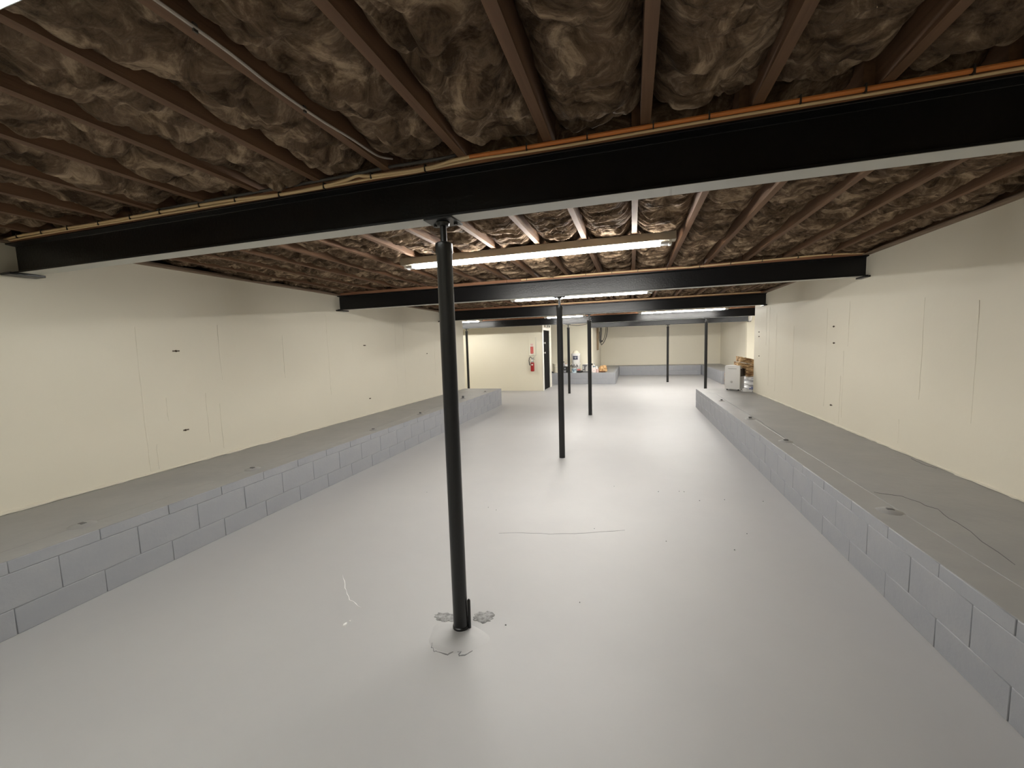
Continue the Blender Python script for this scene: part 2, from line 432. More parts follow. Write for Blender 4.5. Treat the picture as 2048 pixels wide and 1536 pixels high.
# door in the side of the partition, and its trim
dr = struct('door_1', MB().box(-2.915, -2.866, 13.43, 14.43, 0.012, 2.03), M_DOOR, 'flat black door in the side of the partition', bevel=0.004)
for z, rr, nm in ((1.27, 0.034, 'door_knob'), (1.60, 0.032, 'deadbolt')):
    b = MB().lathe([(0.033, 0), (0.033, 0.012), (0.014, 0.016), (0.014, 0.035), (rr, 0.045), (rr, 0.062), (rr * 0.6, 0.072)], n=16)
    b.rot(Matrix.Rotation(PI / 2, 4, 'Y')).move(-2.866, 13.475, z)
    part(nm, b, M_CHROME, dr)
struct('trim_1', MB().box(-2.86, -2.845, 13.335, 13.425, 0, 2.12).box(-2.86, -2.845, 14.435, 14.56, 0, 2.12).box(-2.86, -2.845, 13.425, 14.435, 2.035, 2.12), M_TRIM, bevel=0.003)
struct('trim_2', MB().box(-2.872, -2.846, 13.282, 13.30, 0, ZT - 0.03).box(-2.86, -2.846, 13.30, 13.33, 0, ZT - 0.03).box(-2.862, -2.846, 14.70, 14.752, 0, ZT - 0.03), M_TRIM)

# ------------------------------------------------------------------ ceiling: deck, joists, insulation
ce = struct('ceiling', MB().box(-7.2, 6.2, Y0 - 0.2, YBK + 0.2, ZD, ZD + 0.05), M_DECK, 'basement ceiling of old joists packed with brown insulation')
SPANS = [(Y0, BEAMS[0])] + [(BEAMS[i], BEAMS[i + 1]) for i in range(4)] + [(BEAMS[4], YBK)]
JX = [0.055, 0.02, 0.01, 0.03, 0.0, 0.02]
PITCHX = 0.406
jm = MB().box(-0.0195, 0.0195, 0, 1, ZJ, ZD).mesh('joist', M_JOIST, smooth=False)

def vnoise(x, y, seed):
    r = np.random.RandomState(seed); T = r.rand(64, 64)
    xi = np.floor(x).astype(int); yi = np.floor(y).astype(int); fx = x - xi; fy = y - yi
    fx = fx * fx * (3 - 2 * fx); fy = fy * fy * (3 - 2 * fy)
    a = T[xi % 64, yi % 64]; b = T[(xi + 1) % 64, yi % 64]; c = T[xi % 64, (yi + 1) % 64]; d = T[(xi + 1) % 64, (yi + 1) % 64]
    return (a * (1 - fx) + b * fx) * (1 - fy) + (c * (1 - fx) + d * fx) * fy - 0.5

def batt_mesh(seed, L, nx, ny, billow):
    w = PITCHX - 0.039 + 0.004
    u = np.linspace(-w / 2, w / 2, nx); v = np.linspace(0, L, ny)
    U, V = np.meshgrid(u, v); s = np.abs(U) / (w / 2)
    wx = 0.06 * vnoise(U * 9, V * 7, seed + 1) + 0.03 * vnoise(U * 22, V * 18, seed + 2)
    wy = 0.07 * vnoise(U * 8 + 9, V * 6, seed + 3) + 0.03 * vnoise(U * 20, V * 22, seed + 4)
    x, y = U + wx, V + wy
    edge = 0.075 * np.clip((s - 0.42) / 0.58, 0, 1) ** 1.7 * (1 + 0.9 * vnoise(np.sign(U) * 3 + 5, V * 3.2, seed + 5))
    z = ZJ + 0.018 + edge
    z += -0.050 * vnoise(x * 4, y * 3.3, seed + 6) * (1 - 0.4 * s)
    if billow:   # rounded tufts parted by sharp creases
        b1 = np.abs(vnoise(x * 6.0, y * 5.0, seed + 7)); b2 = np.abs(vnoise(x * 13, y * 12, seed + 8)); b3 = np.abs(vnoise(x * 30, y * 26, seed + 9))
        b4 = np.abs(vnoise(x * 8 + 0.6 * y * 8, y * 34, seed + 12))
        z += -(0.105 * (np.sqrt(b1 + 0.004) - 0.36) + 0.055 * (np.sqrt(b2 + 0.002) - 0.36) + 0.016 * (np.sqrt(b3) - 0.36) + 0.012 * (np.sqrt(b4) - 0.36)) * (1 - 0.3 * s)
    else:        # hanging folds, ridged and stretched across the bay
        r1 = 1 - 3.0 * np.abs(vnoise(x * 3.6, y * 8.5, seed + 7)); r2 = 1 - 3.2 * np.abs(vnoise(x * 5.0, y * 17, seed + 8))
        r3 = 1 - 3.4 * np.abs(vnoise(x * 14, y * 40, seed + 9))
        z += -(0.026 * (r1 - 0.4) + 0.030 * (r2 - 0.4) + 0.011 * (r3 - 0.4)) * (1 - 0.3 * s)
    cl = vnoise(x * 11, y * 8, seed + 10)
    z += 0.05 * np.clip(cl - 0.26, 0, 1) / 0.24 * 0.5
    e = np.minimum(V, L - V); z += 0.07 * np.clip(1 - e / 0.07, 0, 1) ** 2
    z = np.maximum(z, ZJ - 0.028)
    V2 = V + 0.5 * wy * np.clip(e / 0.1, 0, 1)
    P = np.stack([U + wx * 0.25 * (1 - s), V2, np.minimum(z, ZD - 0.02)], -1).reshape(-1, 3)
    idx = np.arange(nx * ny).reshape(ny, nx)
    F = np.stack([idx[:-1, :-1], idx[1:, :-1], idx[1:, 1:], idx[:-1, 1:]], -1).reshape(-1, 4).tolist()
    bd = list(idx[0, :]) + list(idx[1:, -1]) + list(idx[-1, -2::-1]) + list(idx[-2:0:-1, 0])
    Vv = P.tolist(); n0 = len(Vv)
    for q in bd: Vv.append([Vv[q][0], Vv[q][1], ZD - 0.005])
    m = len(bd)
    for i in range(m):
        j = (i + 1) % m
        F.append([int(bd[i]), int(bd[j]), n0 + j, n0 + i])
    F.append([n0 + i for i in range(m)])
    me = bpy.data.meshes.new('insulation_batt'); me.from_pydata(Vv, [], F); me.shade_smooth(); me.materials.append(M_WOOL)
    return me
BL = 3.6
near = [batt_mesh(100 + 20 * i, BL, 46, 330, True) for i in range(5)]
midm = [batt_mesh(200 + 20 * i, BL, 40, 330, False) for i in range(4)]
farm = [batt_mesh(300 + 20 * i, BL, 30, 200, False) for i in range(4)]
for si, (ya, yb) in enumerate(SPANS):
    wide = si >= 3
    for k in range(-18, 16):
        x = JX[si] + PITCHX * k
        lo, hi = ((XL, XR) if wide else (WL - 0.1, WR + 0.1))
        if si == 5: lo, hi = -1.65, 4.05
        if lo - 0.02 < x < hi + 0.02:
            o = place('joist', jm, ce); o.location = (x, ya - 0.02, 0); o.scale = (1, yb - ya + 0.04, 1)
        xc = x + PITCHX / 2
        if lo - 0.1 < xc < hi + 0.1:
            src = near if si == 0 else midm if si == 1 else farm
            o = place('insulation_batt', src[(k * 3 + si * 2) % len(src)], ce)
            L = yb - ya - 0.09; sc = L / BL
            if (k + si) % 2:
                o.location = (xc, ya + 0.045, 0); o.scale = (1, sc, 1)
            else:
                o.location = (xc, yb - 0.045, 0); o.rotation_euler = (0, 0, PI); o.scale = (1, sc, 1)

# sill planks on top of the two long walls
for n, (X0, X1, ya, yb) in enumerate([(WL - 0.1, WL + 0.012, Y0, YL), (WR - 0.012, WR + 0.1, Y0, YR)]):
    t = struct('trim_%d' % (n + 3), MB().box(X0, X1, ya, yb, ZT + 0.016, ZJ - 0.001), M_SILL, 'thin brown sill plank along the top of the wall')
    b = MB()
    sx = X1 if n == 0 else X0
    yy = ya; r = random.Random(n)
    while yy < yb - 0.3:
        l = r.uniform(0.5, 1.1); d = r.uniform(0.0, 0.012)
        b.box(min(sx - 0.05, sx + 0.05) - 0, max(sx - 0.05, sx + 0.05), yy, min(yy + l, yb), ZT - 0.001 + d * 0.3, ZT + 0.012)
        yy += l
    part('shim', b, M_SILL, t)

# ------------------------------------------------------------------ steel beams
def beam(y, x0, x1, label, pockets, joint=None):
    t = thing('steel_beam', label, 'beam', (0.5 * (x0 + x1), y, ZB))
    h = FW / 2; tf = 0.0105; tw = 0.004
    prof = [(y - h, ZB), (y + h, ZB), (y + h, ZB + tf), (y + tw, ZB + tf + 0.006), (y + tw, ZT - tf - 0.006), (y + h, ZT - tf), (y + h, ZT), (y - h, ZT), (y - h, ZT - tf), (y - tw, ZT - tf - 0.006), (y - tw, ZB + tf + 0.006), (y - h, ZB + tf)]
    part('i_section', MB().prism(prof, 'x', x0, x1), M_BLACK, t, bevel=0.0015)
    part('flange_underside', MB().box(x0 + 0.001, x1 - 0.001, y - h + 0.0015, y + h - 0.0015, ZB - 0.0012, ZB + 0.001), M_SOFFIT, t)  # thin grey strip over the underside of the black flange
    cuts = sorted([x0, x1] + [c for c in (joint or []) if x0 < c < x1])
    for a, b in zip(cuts[:-1], cuts[1:]):
        part('nailer_plank', MB().box(a + 0.002, b - 0.002, y - h + 0.004, y + h - 0.004, ZT, ZJ - 0.001), M_NAILER, t, bevel=0.002)
    for (xa, xb) in pockets:
        part('bearing_plate', MB().box(xa, xb, y - h - 0.045, y + h + 0.03, ZB - 0.018, ZB - 0.001), M_BLACK, t, bevel=0.002)
    return t
B1 = beam(BEAMS[0], WL - 0.08, WR + 0.08, 'black steel beam nearest the camera, crossing the whole picture', [(WL - 0.08, WL + 0.115)], [-3.0, -0.95, 1.4])
B2 = beam(BEAMS[1], WL - 0.08, WR + 0.08, 'second black steel beam from the camera, wall to wall', [(WL - 0.1, WL + 0.09), (WR - 0.05, WR + 0.1)], [-1.6, 0.8])
B3 = beam(BEAMS[2], WL - 0.08, WR + 0.08, 'third black steel beam, ending just before the right wall corner', [(WL - 0.1, WL + 0.06), (WR - 0.06, WR + 0.1)], [-2.1, 0.6])
B4 = beam(BEAMS[3], XL, XR, 'fourth black steel beam, passing above the partition wall', [], [-3.2, 0.2])
B5 = beam(BEAMS[4], -1.62, 3.955, 'farthest black steel beam, in front of the back room', [(3.93, 4.02)], [1.1])
# pale mortar packed around the end of the farthest beam
b = MB().tube([(3.97, 16.285, ZB - 0.03), (4.02, 16.27, ZB + 0.05), (4.03, 16.27, ZB + 0.15), (3.99, 16.285, ZB + 0.23)], [0.035, 0.055, 0.05, 0.03], 8)
solo('mortar_pad', b, M_TRIM, 'pale mortar lump packed against the end of the farthest beam', 'mortar', (3.99, 16.30, ZB))
for nm, bm_ in (('left', (WL, BEAMS[0])), ('right', (WR, BEAMS[0]))): pass

# ------------------------------------------------------------------ steel columns
def column(x, y, label, ptop, r=0.0395, rod=False, base=0.0):
    t = thing('steel_column', label, 'column', (x, y, base))
    n = 24
    part('pipe', MB().lathe([(r, base - 0.02), (r, ptop - 0.055), (r * 1.09, ptop - 0.05), (r * 1.09, ptop - 0.006), (r * 0.9, ptop)], (x, y, 0), n), M_COLUMN, t)
    part('screw', MB().lathe([(0.0165, ptop - 0.03), (0.0165, ZB - 0.03), (0.03, ZB - 0.028), (0.034, ZB - 0.012), (0.03, ZB - 0.0095)], (x, y, 0), 14), M_COLUMN, t)
    pl = part('top_plate', MB().box(x - 0.075, x + 0.075, y - 0.062, y + 0.075, ZB - 0.0095, ZB - 0.0005), M_COLUMN, t, bevel=0.0015)
    for dx in (-0.055, 0.055):
        part('bolt', MB().lathe([(0.011, ZB - 0.019), (0.011, ZB - 0.0095)], (x + dx, y + 0.03, 0), 6), M_COLUMN, pl)
    if rod:
        part('rod_stub', MB().tube([(x + 0.047, y + 0.01, 0.0), (x + 0.049, y + 0.008, 0.16), (x + 0.049, y + 0.008, 0.168)], [0.009, 0.009, 0.004], 8), M_COLUMN, t)
        part('foot', MB().lathe([(r + 0.004, 0.0), (r + 0.004, 0.018), (r, 0.022)], (x, y, 0), n), M_COLUMN, t)
    return t
column(-0.900, 1.905, 'black steel pipe column nearest the camera, short rod stub at its foot', 2.045, rod=True)
column(-0.912, 5.345, 'black pipe column on the open floor under the second beam', 2.03)
column(-0.866, 8.745, 'black pipe column on the open floor under the third beam', 2.025)
column(-1.885, 12.60, 'thin black column before the bench of cluttered buckets, under the fourth beam', 2.05)
column(-5.275, 12.60, 'thin black column before the partition wall, behind the left ledge', 2.075)
column(2.005, 12.60, 'thin black column just behind the end of the right ledge', 2.075)
column(1.285, 16.31, 'farthest black column, on bare floor before the back bench', 2.09)

# ------------------------------------------------------------------ fluorescent strips
def strip(x0, x1, y, label, tm=None, hood=False):
    t = thing('fluorescent_strip', label, 'light fixture', (0.5 * (x0 + x1), y, ZJ))
    prof = [(y - 0.05, ZJ - 0.001), (y + 0.05, ZJ - 0.001), (y + 0.05, ZJ - 0.066), (y - 0.05, ZJ - 0.066)]
    part('housing', MB().prism(prof, 'x', x0, x1), M_HOUSING, t, bevel=0.002)
    zt = ZJ - 0.085
    if hood:
        part('hood', MB().prism([(y - 0.052, ZJ - 0.004), (y + 0.052, ZJ - 0.004), (y + 0.125, 2.300), (y + 0.121, 2.297), (y + 0.053, ZJ - 0.012), (y - 0.053, ZJ - 0.012), (y - 0.121, 2.297), (y - 0.125, 2.300)], 'x', x0, x1), M_ACRYLIC, t)  # hood shape guessed, made to keep tube light off the near ceiling
    for s in (-1, 1):
        yy = y + s * 0.03
        part('tube', MB().tube([(x0 + 0.12, yy, zt), (x1 - 0.12, yy, zt)], 0.0128, 12), tm or M_TUBE, t)
        for xa, xb, xh in ((x0 + 0.055, x0 + 0.12, x0 + 0.045), (x1 - 0.12, x1 - 0.055, x1 - 0.045)):
            part('tube_cap', MB().tube([(xa, yy, zt), (xb, yy, zt)], 0.0131, 10), M_CAP, t)
            part('lamp_holder', MB().box(xh - 0.012, xh + 0.012, yy - 0.014, yy + 0.014, zt - 0.016, ZJ - 0.064), M_HOLDER, t, bevel=0.003)
    return t
strip(-3.05, -0.55, 0.495, 'hooded fluorescent strip at the upper left corner, nearest the camera', M_TUBE_DIM, True)
strip(-2.17, 0.345, 3.64, 'long fluorescent strip behind the first beam, both tubes visible')
strip(-2.09, 0.35, 7.02, 'fluorescent strip seen just below the second beam')
strip(0.14, 2.44, 11.85, 'fluorescent strip glowing against the fourth beam on the right', M_TUBE_NEW)
strip(-2.50, -1.24, 11.85, 'short fluorescent strip in the middle before the fourth beam', M_TUBE_NEW)
strip(-6.75, -4.42, 11.85, 'fluorescent strip at the left, before the beam over the partition', M_TUBE_LOW)

strip(0.3, 2.7, 14.1, 'fluorescent strip hidden between the fourth and farthest beams, over the open floor', M_TUBE_NEW)  # unseen strip, at the depth the farthest beam's shadow gives; lights the far room
strip(-2.4, -0.05, 14.1, 'unseen fluorescent strip added behind the fourth beam, nearest the black door', M_TUBE_NEW)  # unseen strip added to brighten the bench and door side
strip(-0.2, 2.2, 17.25, 'unseen fluorescent strip added behind the farthest beam, for the back room', M_TUBE_NEW)  # added out of view because the back room came out dark
strip(3.2, 5.6, 14.1, 'unseen fluorescent strip added in the right bay, behind the corner of the right wall', M_TUBE_LOW)  # unseen, added to brighten the far right wall

# ------------------------------------------------------------------ block ledges
BLK, CRS = 0.406, [(0.0, 0.151), (0.154, 0.353), (0.356, LH - 0.004)]
blk_cache = {}
def block_mesh(l, h, d):
    k = (round(l, 3), round(h, 3), round(d, 3))
    if k not in blk_cache:
        blk_cache[k] = MB().box(-l / 2, l / 2, -d / 2, d / 2, 0, h).mesh('block', M_BLOCK, bevel=0.0028, smooth=True)
    return blk_cache[k]
def block_row(parent, axis, face, nrm, a, b, phase, courses, r, depth=0.09):
    """running-bond courses along one face. axis = direction of the row, nrm = +-1 outward along the other axis"""
    base = world_loc(parent)
    for ci, (z0, z1) in enumerate(courses):
        ph = phase + (0 if ci % 2 else BLK / 2)
        k = math.floor((a - ph) / BLK); p = ph + k * BLK
        while p < b:
            s, e = max(p + 0.0012, a), min(p + BLK - 0.0012, b)
            if e - s > 0.05:
                proud = r.uniform(0.0, 0.002)
                o = place('block', block_mesh(e - s, z1 - z0, depth), parent)
                c = 0.5 * (s + e); off = face + nrm * (proud - depth / 2)
                if axis == 'y':
                    o.location = Vector((off, c, z0)) - base; o.rotation_euler = (0, 0, PI / 2 + r.uniform(-0.0015, 0.0015))
                else:
                    o.location = Vector((c, off, z0)) - base; o.rotation_euler = (0, 0, r.uniform(-0.003, 0.003))
            p += BLK
rb = random.Random(5)
def stub(parent, x, y, h, s, seed):
    r = random.Random(seed); b = MB()
    b.lathe([(0.075 * s, LH - 0.006), (0.06 * s, LH + 0.004), (0.03 * s, LH + 0.011), (0.012, LH + 0.013)], (x, y, 0), 12)
    b.v = [(vx + r.uniform(-0.006, 0.006), vy + r.uniform(-0.006, 0.006), vz) for vx, vy, vz in b.v]
    part('mortar_lump', b, M_TOP, parent)
    part('anchor_stub', MB().box(x - 0.02 * s, x + 0.02 * s, y - 0.014 * s, y + 0.014 * s, LH, LH + 0.012 + h), M_GREYDK, parent, bevel=0.003)
M_GREYDK = mat('dark_grey_painted_steel', (0.11, 0.11, 0.115), 0.5)

LFX, RFX = -3.298, 1.403
t = thing('block_ledge', 'long painted block ledge along the left wall, under the cream wall', 'ledge', (-3.8, 5.0, 0))
part('ledge_core', MB().box(WL, LFX - 0.0035, Y0, YE - 0.0035, 0, LH - 0.006), M_BLOCK, t)
part('ledge_top', MB().box(WL, LFX - 0.19, Y0, YE - 0.19, LH - 0.03, LH - 0.002), M_TOP, t, bevel=0.004)
part('ledge_rim', MB().box(LFX - 0.187, LFX - 0.0015, Y0, YE - 0.002, LH - 0.004, LH - 0.001).box(WL, LFX - 0.19, YE - 0.187, YE - 0.002, LH - 0.004, LH - 0.001), M_TOP, t, bevel=0.0012)
block_row(t, 'y', LFX, 1, Y0, YE, 1.856, CRS, rb)
block_row(t, 'x', YE, 1, WL + 0.01, LFX - 0.1, 0.1, CRS, rb)
for i, (x, y, h, s) in enumerate([(-3.478, 2.915, 0.006, 1), (-3.49, 1.666, 0.003, 1.1), (-3.43, 4.74, 0.008, 0.9), (-3.43, 6.05, 0.02, 0.9), (-3.51, 8.05, 0.045, 1), (-3.45, 9.26, 0.01, 0.9)]):
    stub(t, x, y, h, s, i)
t = thing('block_ledge', 'long painted block ledge along the right wall, carrying the dehumidifier', 'ledge', (1.9, 5.0, 0))
part('ledge_core', MB().box(RFX + 0.0035, WR, Y0, YE - 0.0035, 0, LH - 0.006), M_BLOCK, t)
part('ledge_top', MB().box(RFX + 0.19, WR, Y0, YE - 0.19, LH - 0.03, LH - 0.002), M_TOP, t, bevel=0.004)
part('ledge_rim', MB().box(RFX + 0.0015, RFX + 0.187, Y0, YE - 0.002, LH - 0.004, LH - 0.001).box(RFX + 0.19, WR, YE - 0.187, YE - 0.002, LH - 0.004, LH - 0.001), M_TOP, t, bevel=0.0012)
block_row(t, 'y', RFX, -1, Y0, YE, 2.54, CRS, rb)
block_row(t, 'x', YE, 1, RFX + 0.1, WR, 0.1, CRS, rb)
for i, (x, y, h, s) in enumerate([(1.535, 2.994, 0.004, 1), (1.56, 4.86, 0.012, 1), (1.55, 6.185, 0.02, 0.9), (1.54, 7.99, 0.02, 0.8)]):
    stub(t, x, y, h, s, 20 + i)
for pts in ([(1.62, 3.35), (1.75, 3.3), (1.82, 3.1), (1.80, 2.9), (1.72, 2.4)], [(1.6, 5.0), (1.63, 6.0), (1.62, 7.4), (1.64, 9.0)], [(2.36, 4.35), (2.34, 4.2), (2.37, 4.05)]):
    part('crack', ribbon(wiggle(pts, 4, 0.01), 0.0028, LH - 0.0014), M_GREYDK, t)
C2R = [(0.0, 0.200), (0.208, LH)]
t = thing('block_ledge', 'short end of ledge beyond the right wall corner, under the white packs', 'ledge', (3.0, 9.8, 0))
part('ledge_core', MB().box(WR + 0.002, 3.9, YR + 0.002, YE - 0.09, 0, LH - 0.006), M_BLOCK, t)
part('ledge_top', MB().box(WR + 0.002, 3.9, YR + 0.002, YE - 0.095, LH - 0.03, LH - 0.002), M_TOP, t, bevel=0.004)
block_row(t, 'x', YE, 1, WR + 0.004, 3.9, 0.1, CRS, rb)
t = thing('block_bench', 'low grey block bench holding buckets and tins beside the black door', 'bench', (-2.3, 16.0, 0))
part('bench_core', MB().box(-5.0, -0.606, 15.606, 16.55, 0, LH - 0.004).box(-1.5, -0.606, 16.55, YBK, 0, LH - 0.004), M_BLOCK, t)
part('bench_top', MB().box(-5.0, -0.70, 15.70, 16.55, LH - 0.02, LH).box(-1.5, -0.70, 16.55, YBK, LH - 0.02, LH), M_TOP, t, bevel=0.003)
block_row(t, 'x', 15.60, -1, -5.0, -0.60, 0.15, C2R, rb)
block_row(t, 'y', -0.60, 1, 15.70, YBK, 0.1, C2R, rb)
t = thing('block_bench', 'low grey block bench along the far wall of the back room', 'bench', (1.2, 20.3, 0))
part('bench_core', MB().box(-0.59, 2.98, 19.906, YBK, 0, LH - 0.004), M_BLOCK, t)
part('bench_top', MB().box(-0.59, 2.98, 20.0, YBK, LH - 0.02, LH), M_TOP, t, bevel=0.003)
block_row(t, 'x', 19.90, -1, -0.59, 2.98, 0.2, C2R, rb)
t = thing('block_bench', 'low grey block bench along the right side of the back room', 'bench', (3.4, 18.0, 0))
part('bench_core', MB().box(3.0, 3.92, 15.456, YBK, 0, LH - 0.004), M_BLOCK, t)
part('bench_top', MB().box(3.09, 3.915, 15.55, YBK, LH - 0.02, LH), M_TOP, t, bevel=0.003)
block_row(t, 'y', 2.994, -1, 15.45, YBK, 0.3, C2R, rb)
block_row(t, 'x', 15.45, -1, 3.09, 3.91, 0.2, C2R, rb)

# ------------------------------------------------------------------ cables
def cable(label, pts, r, m, n=8, staples=None, loc=None, ax='x', smooth_sub=6, flat=None):
    # Catmull-Rom through the points
    P = [Vector(p) for p in pts]; out = []
    for i in range(len(P) - 1):
        p0, p1, p2, p3 = P[max(i - 1, 0)], P[i], P[i + 1], P[min(i + 2, len(P) - 1)]
        for k in range(smooth_sub):
            u = k / smooth_sub
            out.append(0.5 * ((2 * p1) + (p2 - p0) * u + (2 * p0 - 5 * p1 + 4 * p2 - p3) * u * u + (3 * p1 - p0 - 3 * p2 + p3) * u ** 3))
    out.append(P[-1])
    loc = loc or tuple(P[0])
    b = MB().tube(out, r, n)
    t = thing('cable', label, 'cable', loc)
    part('sheath', b, m, t)
    if staples:
        x = staples[0]
        while x < staples[1]:
            c = min(out, key=lambda q: abs((q.x if ax == 'x' else q.y) - x))
            part('staple', MB().box(c.x - 0.0025, c.x + 0.0025, c.y - r - 0.003, c.y + r, c.z - r - 0.007, c.z + r + 0.007), M_STEEL, t)
            x += staples[2]
    return t
yf = BEAMS[0] - FW / 2 - 0.004
cable('cream cable stapled along the nearest beam from the left wall to mid-span', [(-4.30, yf, 2.392), (-4.1, yf, 2.399), (-3.74, yf, 2.397), (-3.29, yf, 2.392), (-2.83, yf, 2.395), (-2.22, yf, 2.393), (-1.83, yf, 2.378), (-1.57, yf, 2.381), (-1.41, yf, 2.392), (-1.33, yf - 0.004, 2.404), (-1.25, yf, 2.392), (-0.95, yf, 2.384), (-0.80, yf, 2.398), (-0.62, yf + 0.002, 2.405)], 0.0085, M_CABLE, staples=(-4.15, -0.75, 0.29))
cable('second cream cable lying under the first on the nearest beam', [(-4.28, yf + 0.002, 2.380), (-3.7, yf, 2.383), (-3.0, yf, 2.379), (-2.3, yf, 2.378), (-1.85, yf, 2.3745), (-1.6, yf, 2.375), (-1.25, yf, 2.380), (-1.0, yf, 2.3755), (-0.7, yf, 2.386), (-0.3, yf, 2.379), (0.35, yf, 2.381), (1.0, yf, 2.377), (1.7, yf, 2.382), (2.38, yf, 2.379)], 0.0055, M_CABLE)
cable('orange cable stapled along the right half of the nearest beam', [(-0.72, yf - 0.001, 2.402), (-0.5, yf - 0.002, 2.399), (-0.1, yf - 0.002, 2.398), (0.5, yf - 0.002, 2.397), (1.1, yf - 0.002, 2.396), (1.7, yf - 0.002, 2.398), (2.39, yf - 0.002, 2.397)], 0.009, M_CABLEO, staples=(-0.45, 2.3, 0.26))
cable('dark cable running above the cream cables on the nearest beam', [(-2.9, yf + 0.01, 2.414), (-2.4, yf - 0.006, 2.410), (-2.0, yf - 0.008, 2.409), (-1.6, yf - 0.009, 2.410), (-1.36, yf - 0.010, 2.411), (-1.15, yf - 0.009, 2.416), (-0.95, yf - 0.008, 2.414), (-0.82, yf - 0.002, 2.418), (-0.76, yf + 0.03, 2.44)], 0.0075, M_CABLEK)
y2 = BEAMS[1] - FW / 2 - 0.004
cable('cream cable stapled along the second beam', [(-1.4, y2, 2.39), (-0.7, y2, 2.396), (0.2, y2, 2.390), (0.7, y2, 2.385), (1.0, y2, 2.39), (1.6, y2, 2.400), (2.0, y2 - 0.005, 2.404), (2.36, y2 + 0.01, 2.39)], 0.008, M_CABLE, staples=(-1.3, 2.3, 0.34))
y3 = BEAMS[2] - FW / 2 - 0.004
cable('cream cable stapled along the third beam', [(-2.3, y3, 2.39), (-1.0, y3, 2.394), (0.4, y3, 2.388), (1.5, y3, 2.392), (2.3, y3, 2.39)], 0.008, M_CABLE)
cable('pale cable clipped under a joist before the nearest beam', [(-1.125, -0.6, 2.402), (-1.133, 0.5, 2.402), (-1.128, 0.95, 2.4015), (-1.14, 1.15, 2.4015), (-1.137, 1.36, 2.402), (-1.122, 1.52, 2.404), (-1.13, 1.72, 2.42), (-1.12, 1.83, 2.45)], 0.0048, M_CABLEW, staples=(0.5, 1.5, 0.4), ax='y')
cable('thin grey cable sagging in front of the fourth beam', [(-2.2, 13.0, 2.20), (-1.9, 13.1, 2.15), (-1.66, 13.15, 2.12), (-1.33, 13.2, 2.17), (-1.1, 13.2, 2.21), (-0.9, 13.2, 2.40)], 0.008, M_CABLEK)

# ------------------------------------------------------------------ fire extinguisher, sign and safety light on the partition
YP = 13.30
t = thing('sign_board', 'thin cream backing board behind the red extinguisher sign', 'board', (-3.21, YP, 1.5))
part('panel', MB().box(-3.335, -3.09, YP - 0.012, YP, 1.195, 1.82), M_WALLB, t, bevel=0.002)
part('edge_shade', MB().box(-3.092, -3.086, YP - 0.016, YP, 1.19, 1.81).box(-3.335, -3.086, YP - 0.016, YP, 1.186, 1.192), M_GREYL, t)  # grey strips painted in as shade along the right and bottom edges
sg = thing('extinguisher_sign', 'upright red and white sign above the fire extinguisher', 'sign', (-3.222, YP - 0.013, 1.41))
ys = YP - 0.0125
part('plate', MB().box(-3.278, -3.166, ys - 0.003, ys, 1.235, 1.585), M_SIGNWHITE, sg)
part('red_field', MB().box(-3.27, -3.174, ys - 0.0045, ys - 0.003, 1.262, 1.495).box(-3.27, -3.174, ys - 0.0045, ys - 0.003, 1.565, 1.577), M_SIGNRED, sg)
def text(body, size, m, parent, loc, rot, name):
    cu = bpy.data.curves.new(name, 'FONT'); cu.body = body; cu.size = size; cu.align_x = 'CENTER'; cu.align_y = 'CENTER'; cu.extrude = 0.0008
    tmp = bpy.data.objects.new(name, cu); COL.objects.link(tmp)
    bpy.context.view_layer.update()
    me = bpy.data.meshes.new_from_object(tmp.evaluated_get(bpy.context.evaluated_depsgraph_get()))
    bpy.data.objects.remove(tmp); bpy.data.curves.remove(cu)
    me.materials.clear(); me.materials.append(m)
    me.transform(Matrix.Translation(Vector(loc) - world_loc(parent)) @ rot)
    return place(name, me, parent)
RX = Matrix.Rotation(PI / 2, 4, 'X')
text('FIRE', 0.046, M_SIGNRED, sg, (-3.222, ys - 0.0042, 1.53), RX, 'lettering')
text('EXTINGUISHER', 0.036, M_SIGNWHITE, sg, (-3.222, ys - 0.0056, 1.395), RX @ Matrix.Rotation(-PI / 2, 4, 'Z'), 'lettering')
part('arrow', MB().prism([(-3.222, 1.242), (-3.198, 1.258), (-3.246, 1.258)], 'y', ys - 0.0052, ys - 0.003), M_SIGNRED, sg)
ex = thing('fire_extinguisher', 'red fire extinguisher hanging on the cream partition wall', 'fire extinguisher', (-3.2, YP - 0.08, 0.66))
ex_c = (-3.2, YP - 0.09, 0)
part('cylinder', MB().lathe([(0.03, 0.665), (0.058, 0.672), (0.062, 0.69), (0.062, 0.93), (0.055, 0.965), (0.03, 0.985), (0.022, 0.99)], ex_c, 24), M_RED, ex)
part('label_patch', MB().prism([(-0.02 + ex_c[0], 0.87), (0.03 + ex_c[0], 0.87), (0.03 + ex_c[0], 0.91), (-0.02 + ex_c[0], 0.91)], 'y', ex_c[1] - 0.0635, ex_c[1] - 0.055), M_SIGNWHITE, ex)
part('collar', MB().lathe([(0.05, 0.965), (0.05, 1.0), (0.03, 1.02), (0.026, 1.06)], ex_c, 18), M_CHROME, ex)
part('handle', MB().box(ex_c[0] - 0.02, ex_c[0] + 0.09, ex_c[1] - 0.014, ex_c[1] + 0.014, 1.065, 1.085).prism([(ex_c[0] - 0.025, 1.09), (ex_c[0] + 0.10, 1.145), (ex_c[0] + 0.10, 1.16), (ex_c[0] - 0.025, 1.11)], 'y', ex_c[1] - 0.013, ex_c[1] + 0.013), M_CHROME, ex, bevel=0.002)
